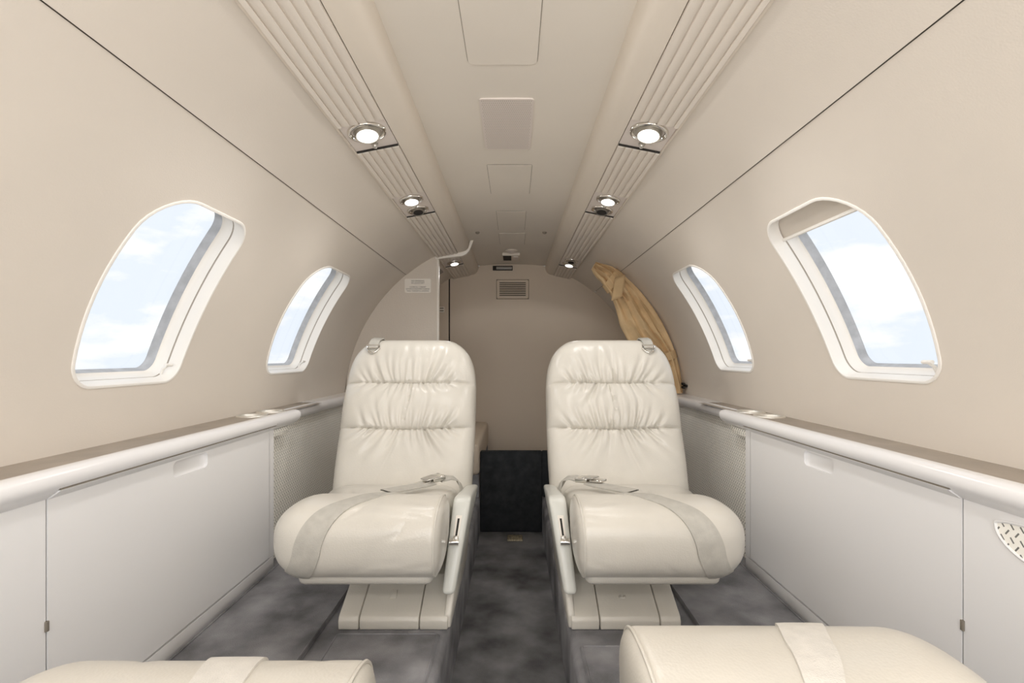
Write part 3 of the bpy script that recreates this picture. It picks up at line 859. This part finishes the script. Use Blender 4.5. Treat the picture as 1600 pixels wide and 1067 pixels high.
# ------------------------------------------------------------------ seats
def seat(name, x, yroot, rz, s, seed, label, fine=True, recline=0, tower=True, webbing=None, belt_x=None, belt_run=.1):
    """local frame: +y towards the backrest, s=+1 when the aisle lies on local +x"""
    rnd = random.Random(seed); rs = np.random.RandomState(seed)
    webbing = webbing or BELT
    r0 = root(name, (x, yroot, 0), label, 'seat', 'ivory leather cabin seats', world=False, rz=rz)
    X = lambda v: s * v
    # ---- plinth in three upholstered panels
    for nm, x0, x1 in (('base_panel', -.070, -.0262), ('base_panel', -.0238, .1048), ('base_panel', .1072, .168)):
        b = MB()
        poly = [(0, .001), (-.001, .020), (.004, .0285), (.012, .0335), (.10, .078), (.36, .092), (.36, .001)]
        b.prism(poly, lambda a, c, t: (X(t), a, c), x0, x1, .0025, 2)
        b.build(nm, LEATH, r0, sharp=60)
    b = MB(); b.box(*sorted((X(-.02), X(.11))), .13, .34, .03, .15, .01); b.build('pedestal', LEATH, r0, sharp=60)
    # pull loop
    if s > 0:
        b = MB(); b.prism([(-.007, 0), (.007, 0), (.006, .022), (-.006, .022)], lambda a, c, t: (X(.040) + a, 
            .040 + c * .9 - t, .0485 + c * .46 + t), 0, .003, .001); b.build('pull_tab', LEATH, r0)
    else:
        b = MB(); b.lathe([(.009, .0), (.007, .003), (.003, .0015), (.0001, -.001)], (X(.048), .045, .0505), (1, 0, 0), (0, 1, 0), (0, 0, 1), 14); b.build('pull_tab', LEATH, r0)
    # ---- side panel rising to the arm
    def slant(z): return .150 + .10 * max(0, z - .02) * 1.0
    b = MB()
    poly = [(.004, .002), (.004, .030), (.060, .110), (.12, .135), (.37, .17), (.37, .002)]
    b.prism(poly, lambda a, c, t: (X(slant(c) * 1.0 + t), a, c), .008, .024, .004, 2)
    b.build('side_panel', LEATH, r0, sharp=60)
    # ---- pan under the cushion
    b = MB(); b.box(*sorted((X(-.124), X(.150))), -.085, .36, .134, .175, .016, 3); b.build('seat_pan', LEATH, r0, sharp=60)
    # ---- rear cushion
    nu, nv = (64, 60) if fine else (30, 30)
    u = np.linspace(-1, 1, nu)[:, None]; v = np.linspace(0, 2 * pi, nv + 1)[None, :-1]
    n = 3.0
    cs, sn_ = np.cos(v), np.sin(v)
    ey = np.sign(cs) * np.abs(cs) ** (2 / 3.6); ez = np.sign(sn_) * np.abs(sn_) ** (2 / 2.6)
    e = (1 - np.abs(u) ** 5) ** (1 / 3.2)
    yc = .205 + .205 * ey * np.maximum(e, .02)
    zt = .245 - .165 * (yc - .06)
    hz = .050
    zz = zt + hz * (ez * e) - .017
    top = np.clip(ez, 0, 1) * e
    xh = .125 + .095 * np.clip((yc - .06) / .26, 0, 1)
    xx = np.where(u < 0, u * xh, u * (.160)) + 0 * v
    wr = np.zeros_like(xx)
    for k in range(9 if fine else 0):   # small puckers by the fold
        xa = rs.uniform(-.16, -.02); ya = rs.uniform(.06, .14); an = rs.uniform(-.7, .7)
        p = (xx - xa) * cos(an) + (yc - ya) * sin(an); q = -(xx - xa) * sin(an) + (yc - ya) * cos(an)
        wr -= .004 * np.exp(-(p / .006) ** 2 - (q / .03) ** 2)
    zz = zz + wr * top
    P = np.stack([s * xx, yc, zz], -1)
    V, F = gridmesh(P, False, True)
    F.append(tuple(range(nv))); F.append(tuple(range((nu - 1) * nv, nu * nv)))
    mesh_obj('seat_cushion', V, F, LEATH, r0, sharp=70)
    # ---- front bolster
    cy, cz, aa, bb = -.030, .2215, .093, .0765
    x0, x1, ro, ri = (-.181, .173, .085, .022) if tower else (-.195, .173, .075, .022)
    def bol(xv, ph, off=0.):
        xv = np.asarray(xv, float); ph = np.asarray(ph, float)
        qo = np.clip((x0 + ro - xv) / ro, 0, 1); qi = np.clip((xv - (x1 - ri)) / ri, 0, 1)
        e = np.maximum((1 - qo ** 2.1), 0) ** (1 / 2.3) * np.maximum((1 - qi ** 2.4), 0) ** (1 / 5.0)
        c, d = np.cos(ph), np.sin(ph)
        yy = np.sign(c) * np.abs(c) ** (2 / 2.5); z_ = np.sign(d) * np.abs(d) ** (2 / 2.7)
        hump = 1 + .012 * np.sin(9 * xv + seed) * (d > 0)
        return np.stack([s * (xv + .003 * np.sin(ph) * (xv > 0) * np.clip(xv / .15, 0, 1) - .004 * (xv > .1) + 0 * ph), cy + (aa + off) * yy * np.maximum(e, .03) - .10 * (z_ * bb * e) * .25, cz + (bb * hump + off) * z_ * e], -1)
    nu, nv = (90, 90) if fine else (60, 60)
    t = np.linspace(0, 1, nu)
    xv = x0 + (x1 - x0) * (t + .0) ; xv = np.concatenate([x0 + ro * (1 - np.cos(np.linspace(0, pi / 2, 24))), np.linspace(x0 + ro, x1 - ri, nu)[1:-1], x1 - ri * (1 - np.sin(np.linspace(0, pi / 2, 12)))])
    ph = np.linspace(0, 2 * pi, nv + 1)[:-1]
    P = bol(xv[:, None] + 0 * ph[None], ph[None] + 0 * xv[:, None])
    # soft leather creases near the inner end
    for k in range(14 if fine else 8):
        xa = rs.uniform(.06, .17); pa = rs.uniform(1.6, 4.3); an = rs.uniform(-.5, .5)
        if k % 3 == 0: xa = rs.uniform(-.1, .1); an = rs.uniform(.7, 1.3)
        dx = (xv[:, None] - xa); dp = (ph[None] - pa) * .085
        p = dx * sin(an) + dp * cos(an); q = dx * cos(an) - dp * sin(an)
        P[..., 1] += .0022 * np.exp(-(p / .006) ** 2 - (q / .03) ** 2)
        P[..., 2] -= .0010 * np.exp(-(p / .006) ** 2 - (q / .03) ** 2)
    V, F = gridmesh(P, False, True); m_ = len(xv)
    F.append(tuple(range(nv))); F.append(tuple(range((m_ - 1) * nv, m_ * nv)))
    bo = mesh_obj('front_bolster', V, F, LEATH, r0, sharp=70)
    # piping at the aisle end
    pp = bol(np.full(60, x1 - .013), np.linspace(0, 2 * pi, 61)[:-1], .0008)
    b = MB(); pl = [tuple(p) for p in pp]; pl.append(pl[0]); b.tube(pl, .0022, 6, cap=False, up=(1, 0, 0)); b.build('piping', LEATH, bo)
    # ---- lap belt strap running over the bolster
    ctrl_p = np.array([.9, 1.35, 1.70, 2.1, 2.6, 3.1, 3.6, 4.1, 4.55])
    ctrl_x = np.array([.055, .025, -.012, -.046, -.068, -.084, -.103, -.122, -.138])
    if belt_x is not None: ctrl_x = belt_x + np.linspace(.5, -.7, 9) * belt_run
    pf_ = np.linspace(.9, 4.55, 70); xc_ = np.interp(pf_, ctrl_p, ctrl_x)
    ker = np.ones(9) / 9; xc_ = np.convolve(np.pad(xc_, 4, 'edge'), ker, 'valid')
    hw = np.interp(pf_, [.9, 1.6, 2.2, 4.6], [.016, .024, .027, .027])
    cols = []
    for off, f in ((-.001, -1), (.0028, -1), (.0032, -.6), (.0032, 0), (.0032, .6), (.0028, 1), (-.001, 1)):
        cols.append(bol(xc_ + hw * f, pf_, off))
    P = np.stack(cols, 1); V, F = gridmesh(P)
    mesh_obj('lap_belt', V, F, webbing, r0, sharp=60)
    # loose half of the belt over the rear cushion, with buckle
    def rib(pts, w, name, m, wd=None):
        pts = [Vector(p) for p in pts]
        P = []
        for i, p in enumerate(pts):
            t = (pts[min(i + 1, len(pts) - 1)] - pts[max(i - 1, 0)]).normalized()
            up = Vector((0, -.25, 1)) if wd is None else Vector(wd)
            sd = t.cross(up).normalized() * (w[i] if isinstance(w, (list, tuple)) else w)
            nn = sd.cross(t).normalized() * .0016
            P.append([p - sd - nn, p - sd + nn, p + sd + nn, p + sd - nn])
        P = np.array([[tuple(q) for q in r] for r in P]); V, F = gridmesh(P, False, True)
        return mesh_obj(name, V, F, m, r0, sharp=60)
    if tower:
        zc = lambda y: .245 - .165 * (y - .06) + .041
        rib([(X(.030), .02, .296), (X(.055), .075, zc(.075) + .004), (X(.085), .13, zc(.13) + .006), (X(.105), .165, zc(.165) + .01)], .017, 'belt_webbing', webbing)
        rib([(X(.120), .185, zc(.185) + .014), (X(.140), .205, zc(.2) + .018), (X(.158), .225, zc(.21) + .012), (X(.170), .235, zc(.23) - .008), (X(.176), .24, zc(.24) - .04)], .015, 'belt_webbing', webbing)
        b = MB()
        M = Matrix.Translation((X(.104), .172, zc(.17) + .015)) @ Matrix.Rotation(s * .75, 4, 'Z') @ Matrix.Rotation(-.12, 4, 'Y')
        def bx(x0_, x1_, y0_, y1_, z0_, z1_, bev):
            q = MB(); q.box(x0_, x1_, y0_, y1_, z0_, z1_, bev); return [tuple(M @ Vector((s * v[0], v[1], v[2]))) for v in q.V], q.F
        b.add(*bx(-.004, .032, -.017, .017, -.005, .007, .002)); bk = b.build('buckle', CHROME, r0, sharp=50)
        b = MB(); b.add(*bx(-.022, .012, -.016, .016, .005, .0085, .0015)); b.build('buckle_flap', SATIN, bk, sharp=50)
        b = MB(); b.add(*bx(-.045, -.010, -.0135, .0135, -.003, .003, .002)); b.build('buckle_tongue', CHROME, bk, sharp=50)
    # ---- arm slab beside the cushion
    b = MB()
    poly = [(-.026, .088), (.052, .258), (.062, .268), (.080, .271), (.400, .212), (.416, .204), (.420, .188), (.106, .098), (.085, .090)]
    shx = lambda z: .158 + .085 * (z - .088)
    def armf(a, c, t):
        w_ = .028 + .07 * (c - .088)
        return (X(shx(c) + t * w_), a, c)
    b.prism(poly, armf, 0, 1, .009, 4)
    arm = b.build('arm', LEATHA, r0, sharp=50)
    fd = Vector((0, .078, .170)).normalized(); fn = Vector((0, -.170, .078)).normalized()
    def fpt(z, u_):   # on the arm's front face
        k = (z - .088) / .170
        return Vector((X(shx(z) + (.028 + .07 * (z - .088)) * u_), -.026 + .078 * k, z))
    def facebox(z0, z1, u0, u1, d0, d1, bev, name, m, par):
        b = MB()
        c = [(z0, u0), (z0, u1), (z1, u1), (z1, u0)]
        b.prism(c, lambda a, q, t: tuple(fpt(a, q) + fn * t), d0, d1, bev)
        return b.build(name, m, par, sharp=50)
    sl = facebox(  .186, .236, .28, .64, -.002, .0014, .0005, 'control_slot', PLAC, arm)
    facebox(.192, .230, .41, .53, -.002, .0019, 0, 'slot', DARK, sl)
    facebox(.184, .196, .36, .62, -.002, .012, .001, 'lever_stem', SATIN, sl)
    b = MB(); a_, c_ = fpt(.184, .14) + fn * .011, fpt(.184, .72) + fn * .011
    b.tube([a_, c_], .0078, 16); b.build('lever', CHROME, sl, sharp=50)
    # ---- backrest
    B0 = np.array([.344, .196]); ud = np.array([.2, .461]) / .5025; nd = np.array([-.461, .2]) / .5025
    if recline:
        c_, s_ = cos(recline), sin(recline)
        ud = np.array([ud[0] * c_ + ud[1] * s_, ud[1] * c_ - ud[0] * s_]); nd = np.array([-ud[1], ud[0]])
    H = .5025
    nu, nv = (190, 230) if fine else (40, 50)
    u = np.linspace(-1, 1, nu); u = np.sign(u) * np.abs(u) ** .8
    tt = np.concatenate([np.linspace(-.14, .93, nv - 30), 1 - .07 * np.cos(np.linspace(0, pi / 2, 31))[1:]]) if fine else np.linspace(-.14, 1, nv)
    U, T = np.meshgrid(u, tt, indexing='ij')
    kt = [-.14, 0, .2, .4, .55, .68, .76, .82, .88, .92, .95, .975, .99, 1.0]
    kw = [.196, .2045, .2085, .2100, .2100, .2090, .2055, .2000, .1895, .1765, .162, .145, .130, .117]
    def wfun(t):
        w = np.interp(t, kt, kw); return w
    tsm = np.linspace(-.14, 1, 400); wsm = np.interp(tsm, kt, kw); k5 = np.ones(15) / 15
    wsm2 = np.convolve(np.pad(wsm, 7, 'edge'), k5, 'valid'); wsm2[-12:] = wsm[-12:]
    Wd = np.interp(T, tsm, wsm2)
    XX = U * Wd - .019
    E = np.maximum(1 - np.abs(U) ** 7, 0) ** .42 * np.maximum(1 - np.clip(T, 0, 1) ** 26, 0) ** .42
    s1 = .388 + .016 * U ** 2; s2 = .684 + .003 * U ** 2
    def bump(f, p=.55): return np.maximum(4 * f * (1 - f), 0) ** p
    lowf = np.clip((T + .25) / (s1 + .25), 0, 1); midf = np.clip((T - s1) / (s2 - s1), 0, 1); topf = np.clip((T - s2) / (1.12 - s2), 0, 1)
    puff = np.where(T < s1, .020 * bump(lowf, .5), np.where(T < s2, .023 * bump(midf, .55), .022 * bump(topf, .5)))
    # sides of the seams are shallower
    puff = puff - .002
    D = puff
    # pleats fanning out of the seams
    Xm = XX + .019; Ym = T * H
    def pleat(xa, ta, ang, ln, A, w0, w1):
        dx, dy = np.sin(ang), np.cos(ang)
        q = (Xm - xa) * dx + (Ym - ta * H) * dy; p = (Xm - xa) * dy - (Ym - ta * H) * dx
        p = p + .25 * q * q / max(ln, .01) * np.sign(np.sin(ang) + 1e-6) * .6
        w = w0 + (w1 - w0) * np.clip(q / ln, 0, 1)
        g = np.where(q > -.002, np.exp(-(np.maximum(q, 0) / ln) ** 2 * 1.6), 0)
        return A * g * (-np.exp(-(p / w) ** 2) + .55 * np.exp(-((p - 1.7 * w) / (1.2 * w)) ** 2) + .4 * np.exp(-((p + 1.7 * w) / (1.2 * w)) ** 2))
    if fine:
        for seam, above in ((s2, 1), (s2, 0), (s1, 1), (s1, 0)):
            ta0 = .684 if seam is s2 else .390
            nP = {(1, 1): 15, (1, 0): 13, (0, 1): 15, (0, 0): 13}[(int(seam is s2), above)]
            for k in range(nP):
                f = (k + .5) / nP * 2 - 1; f += rnd.uniform(-.07, .07)
                xa = f * .135
                ta = ta0 + (.016 if seam is s1 else .003) * (xa / .2) ** 2
                ln = rnd.uniform(.04, .10) * (1.15 if abs(f) < .7 else .8)
                if seam is s2 and not above: ln *= .75
                an = f * rnd.uniform(.7, 1.05) * (1 if above else 1)
                A = rnd.uniform(.0030, .0075)
                if rnd.random() < .25: A *= 1.5
                if not above: an = pi - an
                D = D + pleat(xa, ta, an, ln, A, .0032, .0105)
        # long centre crease of the middle cushion and its neighbours
        D = D + pleat(.012, .684, pi + .03, .20, .0060, .0024, .0032)
        # broad soft folds spreading below and above the seams
        for xa, an, ln, A in ((-.09, pi + .75, .10, .006), (-.05, pi + .5, .12, .007), (-.015, pi + .22, .11, .006), (.02, pi - .12, .10, .005), (.05, pi - .45, .13, .007), (.09, pi - .7, .10, .006)):
            D = D + pleat(xa + rnd.uniform(-.012, .012), .388, an + rnd.uniform(-.12, .12), ln, A, .004, .016)
        for xa, an, ln, A in ((-.10, -.85, .08, .005), (-.06, -.5, .11, .006), (-.01, -.1, .08, .005), (.05, .5, .12, .006), (.09, .8, .09, .005)):
            D = D + pleat(xa + rnd.uniform(-.012, .012), .684, an + rnd.uniform(-.12, .12), ln, A, .004, .013)
        D = D + pleat(-.055, .684, pi + .10, .10, .003, .004, .007)
        # crisp seam grooves
        for seam in (s1, s2):
            D = D - .006 * np.exp(-((T - seam) * H / .0028) ** 2) * np.clip(1.15 - np.abs(U) ** 4, 0, 1)
        # gentle unevenness of the padding
        for k in range(10):
            xa, ya, r_ = rnd.uniform(-.15, .15), rnd.uniform(.02, .45), rnd.uniform(.03, .07)
            D = D + rnd.uniform(-.0022, .0022) * np.exp(-((Xm - xa) ** 2 + (Ym - ya) ** 2) / r_ ** 2)
    front = -.048 + (.048 + D) * E
    def toP(Xa, Ta, Da):
        yz = B0[:, None, None] + ud[:, None, None] * (Ta * H) + nd[:, None, None] * Da
        return np.stack([s * Xa, yz[0], yz[1]], -1)
    Pf = toP(XX, T, front)
    st = 4 if fine else 1
    V, F = gridmesh(Pf)
    back = -.048 - .045 * E
    Pb = toP(XX, T, back)
    Vb, Fb = gridmesh(Pb)
    mb = MB(); mb.V = [tuple(q) for q in V]; mb.F = list(F)
    o_ = len(mb.V); mb.V += [tuple(q) for q in Vb]; mb.F += [tuple(i + o_ for i in f[::-1]) for f in Fb]
    me = bpy.data.meshes.new('backrest'); me.from_pydata(mb.V, [], mb.F)
    bm = bmesh.new(); bm.from_mesh(me)
    bmesh.ops.remove_doubles(bm, verts=bm.verts, dist=1e-5); bmesh.ops.recalc_face_normals(bm, faces=bm.faces)
    bm.to_mesh(me); bm.free()
    bk_ = fin('backrest', me, LEATH, r0, sharp=80)
    # ---- shoulder strap with its fitting over the outer shoulder
    if tower:
        def bp(xl, t_, d):
            yz = B0 + ud * (t_ * H) + nd * d
            return Vector((X(xl), yz[0], yz[1]))
        rib([bp(-.140, .905, .022), bp(-.139, .94, .020), bp(-.137, .97, .012), bp(-.135, 1.005, -.012), bp(-.135, 1.015, -.05), bp(-.135, .98, -.10), bp(-.135, .8, -.106)],
            .0155, 'shoulder_strap', webbing, wd=(0, -.8, .6))
        b = MB()
        ringp = [(-.163, .925), (-.164, .905), (-.157, .885), (-.145, .872), (-.133, .885), (-.124, .905), (-.124, .925)]
        b.tube([bp(xa + .004, ta - .004, .021) for xa, ta in ringp] + [bp(-.159, .921, .021)], .0036, 8); fit = b.build('strap_fitting', CHROME, r0, sharp=60)
        b = MB(); b.tube([bp(-.153, .900, .022), bp(-.141, .903, .023), bp(-.127, .900, .022)], .003, 8); b.build('fitting_bar', CHROME, fit)
    return r0

seat('cabin_seat', -.300, 1.056, 0, 1, 3, 'ivory leather seat facing the camera on the left, in front of the partition')
seat('cabin_seat', .305, 1.056, 0, -1, 11, 'ivory leather seat facing the camera on the right, in front of the tan curtain')
seat('cabin_seat', -.297, .402, pi, -1, 5, 'foreground left ivory seat cushion with a pale belt, cut by the picture bottom', fine=False, recline=.75, tower=False, webbing=BELTW, belt_x=.026, belt_run=.05)
seat('cabin_seat', .301, .464, pi, 1, 7, 'foreground right ivory seat cushion with a pale belt, cut by the picture bottom', fine=False, recline=.75, tower=False, webbing=BELTW, belt_x=-.040, belt_run=.10)
